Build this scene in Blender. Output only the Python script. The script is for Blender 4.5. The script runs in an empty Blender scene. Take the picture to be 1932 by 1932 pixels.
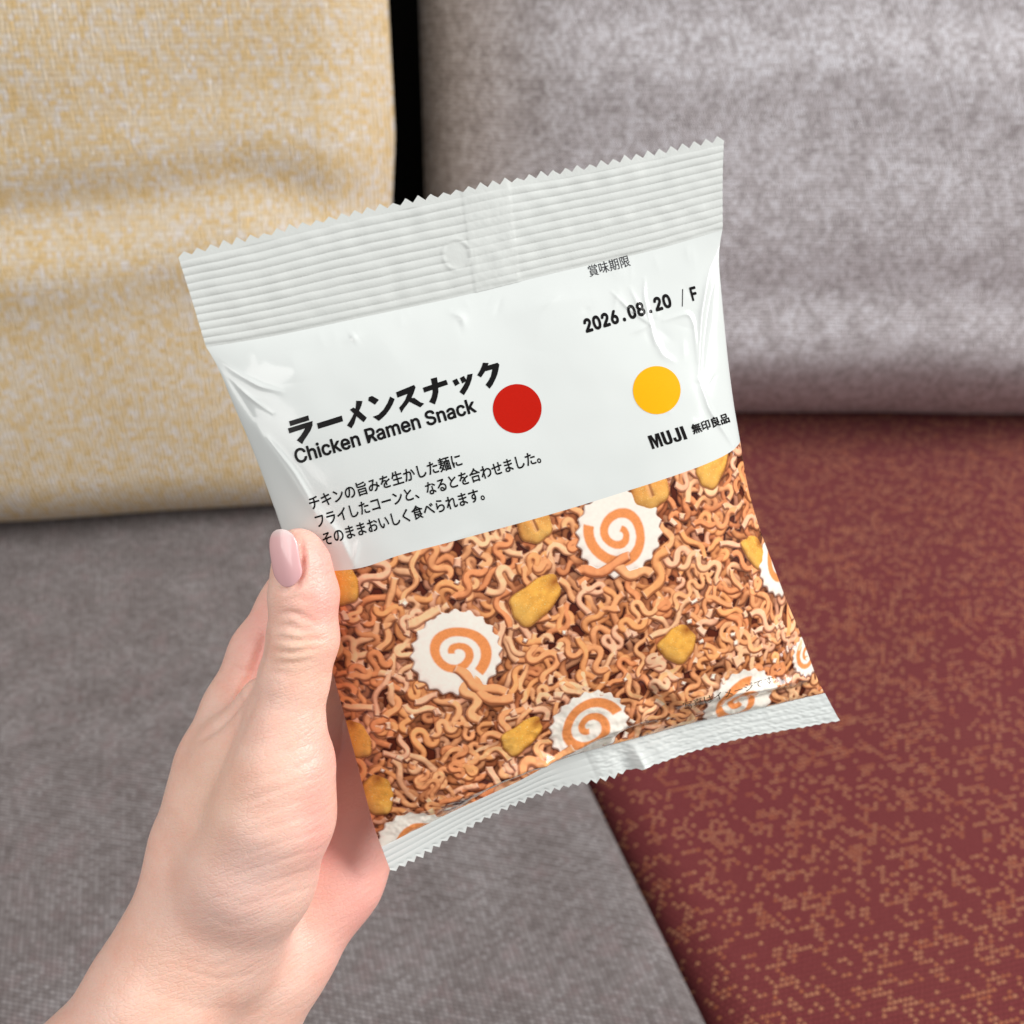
import bpy, bmesh, math, os
import numpy as np
from mathutils import Matrix, Vector

S = bpy.context.scene
COL = S.collection
rng = np.random.default_rng(7)

# ------------------------------------------------------------------ camera
CAM_H, PITCH, F = 0.55, math.radians(38), 1.0          # metres above the seat, tilt down, lens/sensor
cd = bpy.data.cameras.new('camera')
cam = bpy.data.objects.new('camera', cd); COL.objects.link(cam)
cam.location = (0, 0, CAM_H)
cam.rotation_euler = (math.pi/2 - PITCH, 0, 0)
cd.sensor_width = 36; cd.lens = 36*F
cd.clip_start = 0.01; cd.clip_end = 50
cd.dof.use_dof = True; cd.dof.focus_distance = 0.252; cd.dof.aperture_fstop = 17
S.camera = cam
bpy.context.view_layer.update()
CM = np.array(Matrix.Translation((0, 0, CAM_H)) @ Matrix.Rotation(math.pi/2 - PITCH, 4, 'X'))
S.view_settings.view_transform = 'Standard'; S.view_settings.look = 'None'
S.view_settings.exposure = 0.0; S.view_settings.gamma = 1
S.render.engine = 'CYCLES'
S.cycles.use_denoising = True
S.cycles.max_bounces = 8
try: S.cycles.denoiser = 'OPENIMAGEDENOISE'
except Exception: pass

# ------------------------------------------------------------------ light: a bright room with a big window at the right
W = bpy.data.worlds.new('World'); S.world = W; W.use_nodes = True
wt = W.node_tree; bg = wt.nodes['Background']            # pale ceiling, dimmer walls, dark floor
wg = wt.nodes.new('ShaderNodeTexCoord'); wsp = wt.nodes.new('ShaderNodeSeparateXYZ'); wr = wt.nodes.new('ShaderNodeValToRGB'); wm = wt.nodes.new('ShaderNodeMapRange')
wt.links.new(wg.outputs['Generated'], wsp.inputs[0]); wt.links.new(wsp.outputs[2], wm.inputs[0]); wm.inputs[1].default_value = -1
wt.links.new(wm.outputs[0], wr.inputs[0]); wt.links.new(wr.outputs[0], bg.inputs[0])
el = wr.color_ramp.elements
el[0].position = .40; el[0].color = (.16, .155, .15, 1); el[1].position = .56; el[1].color = (.36, .36, .36, 1)
for p_, c_ in ((.70, (.74, .76, .78, 1)), (.95, (1.0, 1.02, 1.05, 1))): e_ = el.new(p_); e_.color = c_
bg.inputs[1].default_value = 0.57
def area(name, loc, target, sx, sy, power, col):
    l = bpy.data.lights.new(name, 'AREA'); l.shape = 'RECTANGLE'; l.size = sx; l.size_y = sy
    l.energy = power; l.color = col
    o = bpy.data.objects.new(name, l); COL.objects.link(o)
    o.location = loc
    o.rotation_euler = (Vector(target) - Vector(loc)).to_track_quat('-Z', 'Y').to_euler()
    return o
area('window_light', (2.25, 0.08, 1.58), (0.1, 0.6, 0.2), 1.0, 1.4, 78, (1.0, 0.985, 0.96))
area('room_light', (-1.5, -1.75, 2.15), (0, 0.4, 0.3), 2.2, 1.8, 39, (1.0, 0.96, 0.93))

# ------------------------------------------------------------------ helpers
def put(name, V, faces, mat, parent=None, smooth=True, M=None):
    """link ONE mesh object; V (n,3) array, faces (m,4) or (m,3) int array"""
    V = np.asarray(V, np.float32); faces = np.asarray(faces, np.int32)
    me = bpy.data.meshes.new(name)
    k = faces.shape[1]
    me.vertices.add(len(V)); me.vertices.foreach_set('co', V.ravel())
    me.loops.add(faces.size); me.loops.foreach_set('vertex_index', faces.ravel())
    me.polygons.add(len(faces))
    me.polygons.foreach_set('loop_start', np.arange(0, faces.size, k, dtype=np.int32))
    me.polygons.foreach_set('use_smooth', np.full(len(faces), smooth))
    me.update(calc_edges=True); me.validate()
    if mat: me.materials.append(mat)
    o = bpy.data.objects.new(name, me); COL.objects.link(o)
    if parent: o.parent = parent
    if M is not None: o.matrix_world = M
    return o
def tag(o, label=None, cat=None, group=None, kind=None):
    for k, v in (('label', label), ('category', cat), ('group', group), ('kind', kind)):
        if v: o[k] = v
    return o
def grid_faces(nr, nc, flip=False):
    i = np.arange((nr-1)*nc).reshape(nr-1, nc)[:, :-1].ravel()
    f = np.stack([i, i+nc, i+nc+1, i+1], 1)       # rows run downwards, columns to the right: normal towards +z
    return f[:, ::-1] if flip else f
def color_attr(o, name, C):
    a = o.data.color_attributes.new(name, 'FLOAT_COLOR', 'POINT')
    a.data.foreach_set('color', np.c_[C, np.ones(len(C))].astype(np.float32).ravel())
def srgb(r, g, b):
    c = np.array([r, g, b], float)/255
    return np.where(c <= .04045, c/12.92, ((c+.055)/1.055)**2.4)
def noise2(x, y, seed=0):
    """smooth value noise, -1..1"""
    r = np.random.default_rng(seed).uniform(-1, 1, (64, 64))
    xi = np.floor(x).astype(int); yi = np.floor(y).astype(int)
    fx = x-xi; fy = y-yi; fx = fx*fx*(3-2*fx); fy = fy*fy*(3-2*fy)
    g = lambda a, b: r[a % 64, b % 64]
    return (g(xi, yi)*(1-fx)+g(xi+1, yi)*fx)*(1-fy)+(g(xi, yi+1)*(1-fx)+g(xi+1, yi+1)*fx)*fy
def ray(px, py):
    px = np.asarray(px, float); py = np.asarray(py, float)
    return np.stack([(px-966)/1932/F, (966-py)/1932/F, -np.ones_like(px)], -1)
def seat_point(px, py, z=0.0):
    d = CM[:3, :3] @ ray(px, py); return CM[:3, 3] + d*((z-CAM_H)/d[2])

class NT:
    """tiny node-tree writer"""
    def __init__(s, name):
        s.m = bpy.data.materials.new(name); s.m.use_nodes = True
        s.t = s.m.node_tree; s.b = s.t.nodes['Principled BSDF']
    def n(s, typ, **kw):
        nd = s.t.nodes.new(typ)
        for k, v in kw.items():
            if k[0] == '_': setattr(nd, k[1:], v)
        return nd
    def link(s, a, b): s.t.links.new(a, b)
    def setin(s, sock, v):
        if hasattr(v, 'is_output'): s.link(v, sock)
        elif isinstance(v, (tuple, list, np.ndarray)) and sock.type == 'RGBA': sock.default_value = (*v[:3], 1)
        else: sock.default_value = v
    def math(s, op, a, b=0.0, c=0.0):
        nd = s.n('ShaderNodeMath', _operation=op)
        for i, v in enumerate((a, b, c)): s.setin(nd.inputs[i], v)
        return nd.outputs[0]
    def co(s): return s.n('ShaderNodeTexCoord').outputs['Object']
    def map(s, v, scale=(1, 1, 1), rot=(0, 0, 0)):
        nd = s.n('ShaderNodeMapping'); s.link(v, nd.inputs[0])
        nd.inputs['Scale'].default_value = scale; nd.inputs['Rotation'].default_value = rot
        return nd.outputs[0]
    def noise(s, v, scale, detail=2, rough=.5):
        nd = s.n('ShaderNodeTexNoise'); s.link(v, nd.inputs['Vector'])
        nd.inputs['Scale'].default_value = scale; nd.inputs['Detail'].default_value = detail
        nd.inputs['Roughness'].default_value = rough
        return nd.outputs['Fac']
    def ramp(s, fac, stops):
        nd = s.n('ShaderNodeValToRGB'); s.setin(nd.inputs[0], fac)
        e = nd.color_ramp.elements
        while len(e) < len(stops): e.new(.5)
        for el, (p, c) in zip(e, stops):
            el.position = p; el.color = (*c, 1) if len(c) == 3 else c
        return nd.outputs[0]
    def mix(s, fac, a, b, mode='MIX'):
        nd = s.n('ShaderNodeMix', _data_type='RGBA', _blend_type=mode)
        s.setin(nd.inputs[0], fac); s.setin(nd.inputs[6], a); s.setin(nd.inputs[7], b)
        return nd.outputs[2]
    def bump(s, h, dist, strength=1.0, prev=None):
        nd = s.n('ShaderNodeBump'); s.link(h, nd.inputs['Height'])
        nd.inputs['Distance'].default_value = dist; nd.inputs['Strength'].default_value = strength
        if prev is not None: s.link(prev, nd.inputs['Normal'])
        return nd.outputs[0]
    def done(s, color=None, rough=.5, normal=None, **kw):
        if color is not None: s.setin(s.b.inputs['Base Color'], color)
        s.setin(s.b.inputs['Roughness'], rough)
        if normal is not None: s.link(normal, s.b.inputs['Normal'])
        for k, v in kw.items(): s.setin(s.b.inputs[k.replace('_', ' ')], v)
        return s.m

# ------------------------------------------------------------------ fabrics
def stitches(n, c, px, py, jitter=.35, slant=0.0, rot=0.0, wx=1.0, wy=1.0):
    """knitted or woven cells: returns (random value, second random value, roundness of the yarn 0..1, cell id vector)"""
    v = n.map(c, (1, 1, 1), (0, 0, rot)) if rot else c
    sp = n.n('ShaderNodeSeparateXYZ'); n.link(v, sp.inputs[0])
    wob = n.n('ShaderNodeTexNoise'); n.link(v, wob.inputs['Vector']); wob.inputs['Scale'].default_value = .45/px; wob.inputs['Detail'].default_value = 1
    ws = n.n('ShaderNodeSeparateColor'); n.link(wob.outputs['Color'], ws.inputs[0])
    x = n.math('ADD', n.math('MULTIPLY', sp.outputs[0], 1/px), n.math('MULTIPLY', ws.outputs[0], jitter*2))
    y = n.math('ADD', n.math('MULTIPLY', sp.outputs[1], 1/py), n.math('MULTIPLY', ws.outputs[1], jitter*2))
    row = n.math('FLOOR', y)
    x = n.math('ADD', x, n.math('MULTIPLY', row, .5+slant))
    cb = n.n('ShaderNodeCombineXYZ'); n.link(n.math('FLOOR', x), cb.inputs[0]); n.link(row, cb.inputs[1])
    wn = n.n('ShaderNodeTexWhiteNoise', _noise_dimensions='2D'); n.link(cb.outputs[0], wn.inputs['Vector'])
    wc = n.n('ShaderNodeSeparateColor'); n.link(wn.outputs['Color'], wc.inputs[0])
    qx = n.math('ABSOLUTE', n.math('SUBTRACT', n.math('FRACT', x), .5)); qy = n.math('ABSOLUTE', n.math('SUBTRACT', n.math('FRACT', y), .5))
    rd = n.math('SUBTRACT', 1.0, n.math('MINIMUM', 1.0, n.math('MULTIPLY', n.math('ADD', n.math('MULTIPLY', wx, n.math('POWER', n.math('MULTIPLY', qx, 2.0), 2.0)), n.math('MULTIPLY', wy, n.math('POWER', n.math('MULTIPLY', qy, 2.0), 2.0))), .8)))
    return wc.outputs[0], wc.outputs[1], rd, cb.outputs[0], (x, y)
def fabric_yellow():
    n = NT('yellow_boucle'); c = n.co()
    r1, r2, rd, cell, _ = stitches(n, c, .0030, .0036, .40, -.5, 0.0, 1.2, .4)
    blot = n.noise(c, 60, 4, .7)
    v = n.math('ADD', n.math('MULTIPLY', r1, .24), n.math('MULTIPLY', n.noise(c, 210, 4, .75), .48)); v = n.math('ADD', v, n.math('MULTIPLY', blot, .28))
    col = n.ramp(v, [(.25, (.62, .42, .18)), (.37, (.82, .59, .29)), (.46, (.82, .66, .44)), (.55, (.82, .71, .55)), (.64, (.84, .80, .78))])
    gold = n.ramp(n.noise(c, 120, 4, .75), [(.55, (0, 0, 0)), (.66, (1, 1, 1))])
    col = n.mix(n.math('MULTIPLY', gold, .58), col, (.70, .43, .12))
    col = n.mix(n.math('SUBTRACT', 1.0, rd), col, n.mix(.62, col, (.30, .20, .10)))
    nb = n.bump(n.math('ADD', rd, n.math('MULTIPLY', r2, .5)), 0.0014, .85)
    return n.done(col, .95, nb, Sheen_Weight=.05, Specular_IOR_Level=.15)
def fabric_grey():
    n = NT('grey_melange'); c = n.co()
    r1, r2, rd, cell, _ = stitches(n, c, .0023, .0030, .3)
    blot = n.noise(n.map(c, (1, .8, 1)), 70, 5, .72)
    v = n.math('ADD', n.math('MULTIPLY', r1, .28), n.math('MULTIPLY', blot, .72))
    col = n.ramp(v, [(.30, (.38, .345, .352)), (.49, (.60, .56, .58)), (.66, (.82, .805, .85))])
    col = n.mix(n.math('SUBTRACT', 1.0, rd), col, n.mix(.6, col, (.20, .18, .18)))
    nb = n.bump(n.math('ADD', rd, blot), .0010, .7)
    return n.done(col, .95, nb, Sheen_Weight=.12, Specular_IOR_Level=.15)
def fabric_dark():
    n = NT('dark_twill'); c = n.co()
    r1, r2, rd, cell, _ = stitches(n, c, .0034, .0023, .05, -.17, .5, .5)
    blot = n.noise(c, 30, 3, .6)
    v = n.math('ADD', n.math('MULTIPLY', r1, .30), n.math('MULTIPLY', blot, .50)); v = n.math('ADD', v, n.math('MULTIPLY', n.noise(c, 300, 2), .20))
    col = n.ramp(v, [(.22, (.165, .135, .13)), (.5, (.27, .237, .232)), (.78, (.42, .39, .39))])
    red = n.ramp(n.noise(c, 60, 3, .7), [(.50, (0, 0, 0)), (.68, (1, 1, 1))])
    col = n.mix(n.math('MULTIPLY', red, .40), col, (.29, .19, .19))
    col = n.mix(n.math('SUBTRACT', 1.0, rd), col, n.mix(.9, col, (.055, .045, .045)))
    nb = n.bump(rd, .0009, .8)
    return n.done(col, .95, nb, Sheen_Weight=.08, Specular_IOR_Level=.15)
def fabric_red():
    n = NT('maroon_knit'); c = n.co()
    r1, r2, rd, cell, (x, y) = stitches(n, c, .0031, .0028, .10, 0, .12)
    nz = n.noise(cell, .19, 1, .5)
    snake = n.math('LESS_THAN', n.math('ABSOLUTE', n.math('SUBTRACT', nz, .5)), .036)
    snake = n.math('MULTIPLY', snake, n.math('GREATER_THAN', r1, .20))
    spot = n.math('GREATER_THAN', n.math('ADD', r2, n.math('MULTIPLY', n.noise(cell, .09, 1), .5)), 1.13)
    act = n.math('MINIMUM', 1.0, n.math('ADD', snake, spot))
    qx = n.math('ABSOLUTE', n.math('SUBTRACT', n.math('FRACT', x), .5)); qy = n.math('SUBTRACT', n.math('FRACT', y), .5)
    caret = n.math('ABSOLUTE', n.math('ADD', qy, n.math('SUBTRACT', n.math('MULTIPLY', qx, 1.2), .24)))
    soft = lambda a_, lim, k_: n.math('MINIMUM', 1.0, n.math('MAXIMUM', 0.0, n.math('MULTIPLY', n.math('SUBTRACT', lim, a_), k_)))
    inside = n.math('MULTIPLY', soft(caret, .26, 8.0), soft(qx, .40, 8.0))
    mark = n.math('MULTIPLY', act, inside)
    fine = n.noise(n.map(c, (1, .5, 1)), 700, 2, .6)
    base = n.mix(fine, (.150, .020, .026), (.225, .046, .050))
    base = n.mix(n.math('MULTIPLY', n.noise(c, 14, 2), .30), base, (.20, .065, .045))
    orange = n.mix(r2, (.52, .17, .065), (.66, .32, .16))
    base = n.mix(n.math('MULTIPLY', n.math('SUBTRACT', 1.0, rd), .45), base, (.07, .010, .012))
    col = n.mix(n.math('MULTIPLY', mark, n.math('ADD', .70, n.math('MULTIPLY', r1, .30))), base, orange)
    nb = n.bump(n.math('ADD', n.math('MULTIPLY', mark, .5), n.math('ADD', rd, n.math('MULTIPLY', fine, .4))), .0008, .7)
    return n.done(col, .95, nb, Sheen_Weight=.06, Specular_IOR_Level=.15)
def plain(name, col, rough=.9, **kw):
    n = NT(name); c = n.co()
    f = n.noise(c, 240, 3, .6)
    col = n.mix(f, tuple(np.array(col)*.8), tuple(np.array(col)*1.2))
    return n.done(col, rough, n.bump(f, .0006, .5), **kw)

# ------------------------------------------------------------------ sofa
def cushion_mesh(hx, hy, hz, r, bulge=0.0, n=90, disp=None):
    """rounded box, local +z = front face, x = width, y = height"""
    a = np.linspace(-1, 1, n)
    def warp(t, h):                                # more rows near the rounded edges
        w = (h-r)/h
        t = np.sign(t)*np.where(np.abs(t) < .7, np.abs(t)/.7*w, w+(np.abs(t)-.7)/.3*(1-w)); return t*h
    Vs, Fs, off = [], [], 0
    H = (hx, hy, hz)
    for ax in range(3):
        u, v = [(1, 2), (2, 0), (0, 1)][ax]
        for sg in (-1, 1):
            P = np.zeros((n, n, 3))
            P[..., u] = warp(a, H[u])[:, None]; P[..., v] = warp(a, H[v])[None, :]; P[..., ax] = sg*H[ax]
            i = np.arange(n*n).reshape(n, n)
            f = np.stack([i[:-1, :-1], i[1:, :-1], i[1:, 1:], i[:-1, 1:]], -1).reshape(-1, 4)
            Vs.append(P.reshape(-1, 3)); Fs.append((f if sg > 0 else f[:, ::-1])+off); off += n*n
    V = np.concatenate(Vs); Fc = np.concatenate(Fs)
    inner = np.array([hx-r, hy-r, hz-r])
    q = np.clip(V, -inner, inner); d = V-q
    L = np.linalg.norm(d, axis=1, keepdims=True); V = q+d/np.maximum(L, 1e-9)*r
    u, v = V[:, 0]/hx, V[:, 1]/hy
    V[:, 2] += np.sign(V[:, 2])*bulge*np.clip(1-np.abs(u)**3, 0, 1)*np.clip(1-np.abs(v)**3, 0, 1)*np.minimum(1, np.abs(V[:, 2])/hz)
    if disp is not None: V = disp(V)
    key = np.round(V*1e6).astype(np.int64)         # weld the six sides
    _, first, inv = np.unique(key, axis=0, return_index=True, return_inverse=True)
    return V[first], inv.ravel()[Fc]
SOFA_ROT = math.radians(19)
sofa_x = np.array([math.cos(SOFA_ROT), math.sin(SOFA_ROT), 0]); sofa_y = np.array([-math.sin(SOFA_ROT), math.cos(SOFA_ROT), 0])
def frame(origin, X, Y):
    X = np.array(X, float)/np.linalg.norm(X); Y = np.array(Y, float); Y -= X*(X@Y); Y /= np.linalg.norm(Y)
    M = np.eye(4); M[:3, 0] = X; M[:3, 1] = Y; M[:3, 2] = np.cross(X, Y); M[:3, 3] = origin
    return Matrix(M.tolist())

seam = seat_point(1235, 1700)                        # a point on the seam between the two seat cushions
def wob(V, s, amp):
    V = V.copy(); V[:, 2] += amp*noise2(V[:, 0]*9+3, V[:, 1]*9+5, s)*(V[:, 2] > 0)*np.clip(1-np.maximum(np.abs(V[:, 0])/.36, np.abs(V[:, 1])/.36)**6, 0, 1)
    return V
hw, hd, ht = .34, .40, .09
V, Fc = cushion_mesh(hw, hd, ht, .012, .006, disp=lambda V: wob(V, 1, .003))
o = put('seat_cushion', V, Fc, fabric_dark(), M=frame(seam - sofa_x*(hw+.002) + sofa_y*.15 - np.array([0, 0, ht]), sofa_x, sofa_y))
tag(o, 'dark grey twill seat cushion under the yellow back cushion', 'seat cushion', 'seat cushions of the sofa')
V, Fc = cushion_mesh(hw, hd, ht, .030, .006, disp=lambda V: wob(V, 2, .003))
o = put('seat_cushion', V, Fc, fabric_red(), M=frame(seam + sofa_x*(hw-.001) + sofa_y*.15 - np.array([0, 0, ht+.004]), sofa_x, sofa_y))
tag(o, 'maroon seat cushion speckled with small orange knit marks', 'seat cushion', 'seat cushions of the sofa')

def crease(V, pts, depth, width, taper=.08):
    """soft fold across a cushion front along a polyline of local (x, y)"""
    V = V.copy(); pts = np.array(pts)
    m = V[:, 2] > 0
    yy = np.interp(V[:, 0], pts[:, 0], pts[:, 1])
    e = np.clip((V[:, 0]-pts[0, 0])/taper, 0, 1)*np.clip((pts[-1, 0]-V[:, 0])/taper, 0, 1)
    d = (V[:, 1]-yy)/width
    V[:, 2] += np.where(m, depth*e*(-np.exp(-d*d) + .55*np.exp(-(d+1.6)**2)), 0)
    return V
# yellow back cushion
yl, yr = seat_point(-250, 1118), seat_point(560, 1045)
yx = yr-yl; yx /= np.linalg.norm(yx)
lean = math.radians(14)
back = np.cross([0, 0, 1], yx); back /= np.linalg.norm(back)       # away from the camera
yup = np.array([0, 0, math.cos(lean)]) + back*math.sin(lean)
yhx, yhy, yhz = .31, .26, .075
def ydisp(V):
    V = crease(V, [(-.2, -.02), (0.1, .0), (.2, .012), (.32, -.02)], .013, .024)
    V = crease(V, [(-.3, .06), (.0, .05), (.3, .08)], .003, .03)
    V[:, 2] += .003*noise2(V[:, 0]*12, V[:, 1]*12, 4)*(V[:, 2] > 0)
    V[:, 0] -= .034*np.clip((.04-V[:, 1])/.24, 0, 1)**1.2*np.clip((V[:, 0]/yhx-.4)/.6, 0, 1)
    V[:, 0] += .008*noise2(V[:, 1]*11+9, V[:, 2]*3, 8)*(np.abs(V[:, 0])/yhx)**8
    return V
V, Fc = cushion_mesh(yhx, yhy, yhz, .060, .036, disp=ydisp)
YROLL = math.radians(-1.2)
yX = yx*math.cos(YROLL)+yup*math.sin(YROLL); yY = yup*math.cos(YROLL)-yx*math.sin(YROLL)
yc = yr + yY*yhy + back*(yhz+.015) - yX*(yhx-.105)
o = put('back_cushion', V, Fc, fabric_yellow(), M=frame(yc, yX, yY))
tag(o, 'mustard yellow and cream boucle back cushion leaning on the sofa', 'cushion', 'back cushions of the sofa')
# grey back cushion
gl, gr = seat_point(880, 896), seat_point(1932, 904)
gx = gr-gl; gx /= np.linalg.norm(gx)
gb = np.cross([0, 0, 1], gx); gb /= np.linalg.norm(gb)
gup = np.array([0, 0, math.cos(lean)]) + gb*math.sin(lean)
ghx, ghy, ghz = .44, .27, .145
def gdisp(V):
    V = crease(V, [(-.35, .085), (-.1, .10), (.1, .08), (.42, .09)], .008, .030)
    V = crease(V, [(-.3, -.13), (0, -.12), (.25, -.15), (.42, -.14)], .009, .035)
    V[:, 2] += .003*noise2(V[:, 0]*9+2, V[:, 1]*9, 14)*(V[:, 2] > 0)
    return V
V, Fc = cushion_mesh(ghx, ghy, ghz, .135, .050, disp=gdisp)
gc = gl + gx*(ghx-.044) + gup*(ghy-.020) + gb*(ghz+.02)
o = put('back_cushion', V, Fc, fabric_grey(), M=frame(gc, gx, gup))
tag(o, 'grey melange fabric back cushion above the maroon seat', 'cushion', 'back cushions of the sofa')
# dark sofa body behind and under the cushions
sofa = bpy.data.objects.new('sofa', None); COL.objects.link(sofa)
sofa.location = Vector(seam) - Vector((0, 0, .40))
tag(sofa, 'black upholstered sofa body seen in the gap between the back cushions', 'sofa')
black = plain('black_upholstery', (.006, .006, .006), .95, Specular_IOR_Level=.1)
bpy.context.view_layer.update()
Minv = sofa.matrix_world.inverted() if False else Matrix.Translation(-sofa.location)
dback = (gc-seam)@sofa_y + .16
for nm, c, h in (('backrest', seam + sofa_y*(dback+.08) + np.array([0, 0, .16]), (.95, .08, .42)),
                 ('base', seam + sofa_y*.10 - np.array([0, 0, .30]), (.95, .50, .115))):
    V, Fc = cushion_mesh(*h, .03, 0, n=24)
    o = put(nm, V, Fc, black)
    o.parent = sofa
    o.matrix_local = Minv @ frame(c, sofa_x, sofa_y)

# ------------------------------------------------------------------ snack bag
BR = np.array([[0.94725848, -0.24506569, 0.20650468], [0.28196157, 0.94358936, -0.17359949], [-0.15231234, 0.22266998, 0.96292213]])
BT = np.array([0.00933213, -0.00048797, -0.26559404])       # bag frame in camera space
def to_plane(P):
    """picture points -> bag-plane millimetres"""
    P = np.asarray(P, float); d = ray(P[:, 0], P[:, 1])
    n = BR[:, 2]; t = (n@BT)/(d@n)
    return ((d*t[:, None]-BT)@BR)[:, :2]*1000
def smooth_curve(P, n=200, k=9):
    P = np.asarray(P, float)
    s = np.r_[0, np.cumsum(np.linalg.norm(np.diff(P, axis=0), axis=1))]; s /= s[-1]
    t = np.linspace(0, 1, n)
    Q = np.stack([np.interp(t, s, P[:, i]) for i in range(2)], 1)
    for _ in range(3):
        E = np.pad(Q, ((k, k), (0, 0)), mode='reflect', reflect_type='odd')
        ker = np.ones(2*k+1)/(2*k+1)
        Q = np.stack([np.convolve(E[:, i], ker, 'valid') for i in range(2)], 1)
    Q[0], Q[-1] = P[0], P[-1]
    return Q
def at(curve, t):
    s = np.linspace(0, 1, len(curve)); return np.stack([np.interp(t, s, curve[:, i]) for i in range(2)], -1)

ZIG_T = smooth_curve(to_plane([(336,483),(385,472),(452,457),(537,434),(631,413),(725,391),(795,376),(871,361),(932,347),(1026,330),(1123,314),(1218,293),(1288,279),(1367,262)]))
TOP = smooth_curve(to_plane([(389,655),(506,637),(658,604),(871,559),(969,534),(1105,501),(1227,475),(1363,434)]))
BOT = smooth_curve(to_plane([(720,1598),(858,1529),(977,1475),(1046,1437),(1115,1413),(1204,1391),(1303,1364),(1451,1332),(1555,1307)]), k=3)
ZIG_B = smooth_curve(to_plane([(737,1643),(779,1623),(858,1579),(957,1527),(1036,1493),(1125,1471),(1229,1441),(1303,1418),(1402,1391),(1583,1360)]), k=3)
LEFT = smooth_curve(to_plane([(389,655),(401,667),(416,699),(437,758),(446,776),(479,852),(510,936),(529,992),(577,1125),(626,1261),(668,1419),(707,1568),(720,1598)]), k=5)
RIGHT = smooth_curve(to_plane([(1363,434),(1353,469),(1356,494),(1364,585),(1374,685),(1386,775),(1398,836),(1401,866),(1413,931),(1436,1007),(1456,1057),(1482,1129),(1515,1205),(1538,1274),(1555,1307)]), k=5)
LINE = smooth_curve(to_plane([(552,1075),(611,1069),(681,1058),(741,1031),(900,988),(979,966),(1076,938),(1143,918),(1308,869),(1374,847),(1396,832)]), k=4)
LINE[0] = LEFT[np.argmin(np.abs(LEFT[:, 1]-LINE[0, 1]))]; LINE[-1] = RIGHT[np.argmin(np.abs(RIGHT[:, 1]-LINE[-1, 1]))]

FOLDS = []      # (polyline mm, height mm, width mm, one-sided)
def fold(pts, h, w, end=True): FOLDS.append((smooth_curve(to_plane(pts), 40, 2) if len(pts) > 2 else to_plane(pts), h, w, end))
# creases at the left side
fold([(400,664),(440,700),(490,728),(532,738)], .42, .7)
fold([(420,700),(455,735),(490,762),(515,778)], .30, .5)
fold([(405,672),(452,745),(478,785)], -.4, 1.0)
fold([(505,822),(555,885),(585,935),(600,980)], .28, .55)
fold([(480,800),(540,880),(585,950),(640,1010),(665,1050)], .5, 1.6)
fold([(600,950),(640,1000),(662,1052)], .35, .8)
fold([(663,1052),(672,1010)], .25, .7)
fold([(760,1042),(820,1012),(880,985)], .18, 1.4)
# creases at the upper right
fold([(1210,527),(1206,560),(1214,610),(1220,650)], .32, .45)
fold([(1147,552),(1172,580),(1212,612)], .32, .45)
fold([(1182,545),(1198,590),(1213,612)], .32, .6)
fold([(1213,612),(1180,628)], .25, .7)
fold([(1216,630),(1232,668),(1252,680)], .30, .9)
fold([(1240,605),(1290,590),(1298,610),(1300,680)], .32, .6)
fold([(1352,474),(1335,510),(1312,600),(1302,715)], .55, .75)
fold([(1356,500),(1335,560),(1318,640),(1303,720)], -.45, .9)
fold([(1302,715),(1320,770),(1372,838)], .5, .7)
fold([(1374,840),(1374,880),(1378,930)], .4, .6)
fold([(940,600),(1010,575),(1105,560)], .35, 2.5)
fold([(660,640),(672,632)], .4, 1.2)
fold([(850,590),(868,600),(872,615)], .4, 1.0)
fold([(550,660),(560,720)], .25, 3.5)
fold([(700,615),(760,700)], .22, 5)
fold([(860,580),(860,680)], .20, 5)
fold([(1020,560),(1000,660)], .20, 5)
rc_ = np.random.default_rng(5)
for i in range(46):                                         # small crinkles of the film
    x0, y0 = rc_.uniform(430, 1330), rc_.uniform(520, 800)
    if 560 < x0 < 1180 and y0 > 640 and rc_.uniform() < .7: continue
    a_ = rc_.normal(1.2, .5)*rc_.choice([-1, 1]); L_ = rc_.uniform(14, 48)
    fold([(x0, y0), (x0+L_*math.cos(a_), y0+L_*math.sin(a_))], rc_.uniform(.04, .14)*rc_.choice([-1, 1]), rc_.uniform(.5, 1.3))
for i in range(16):                                         # puckers along the top seal
    x0 = rc_.uniform(420, 1340); y0 = 655-(x0-389)*.226+4
    fold([(x0, y0), (x0+rc_.normal(6, 12), y0+rc_.uniform(20, 60))], rc_.uniform(.08, .22), rc_.uniform(.6, 1.6))
# the fold across the foot of the bag
fold([(800,1510),(900,1468),(985,1425),(1060,1405),(1105,1370),(1150,1350),(1200,1340)], 3.04, 2.62)
fold([(830,1545),(930,1490),(1010,1445),(1075,1425)], -2.63, 2.22)
fold([(1110,1385),(1180,1368),(1230,1350)], -2.43, 2.02)
fold([(1190,1225),(1205,1270),(1230,1315),(1290,1330)], -2.03, 3.23)
fold([(1170,1280),(1210,1262),(1265,1300)], 1.42, 2.42)
fold([(1260,1312),(1350,1290),(1440,1282),(1540,1272)], 2.23, 2.22)
fold([(1290,1345),(1400,1312),(1500,1292),(1545,1287)], -2.03, 2.02)
fold([(1000,1395),(1020,1430),(1010,1460)], 1.01, 1.61)
fold([(1140,1395),(1150,1360)], 1.22, 1.31)
fold([(1330,1350),(1345,1310)], 0.81, 1.21)

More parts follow.
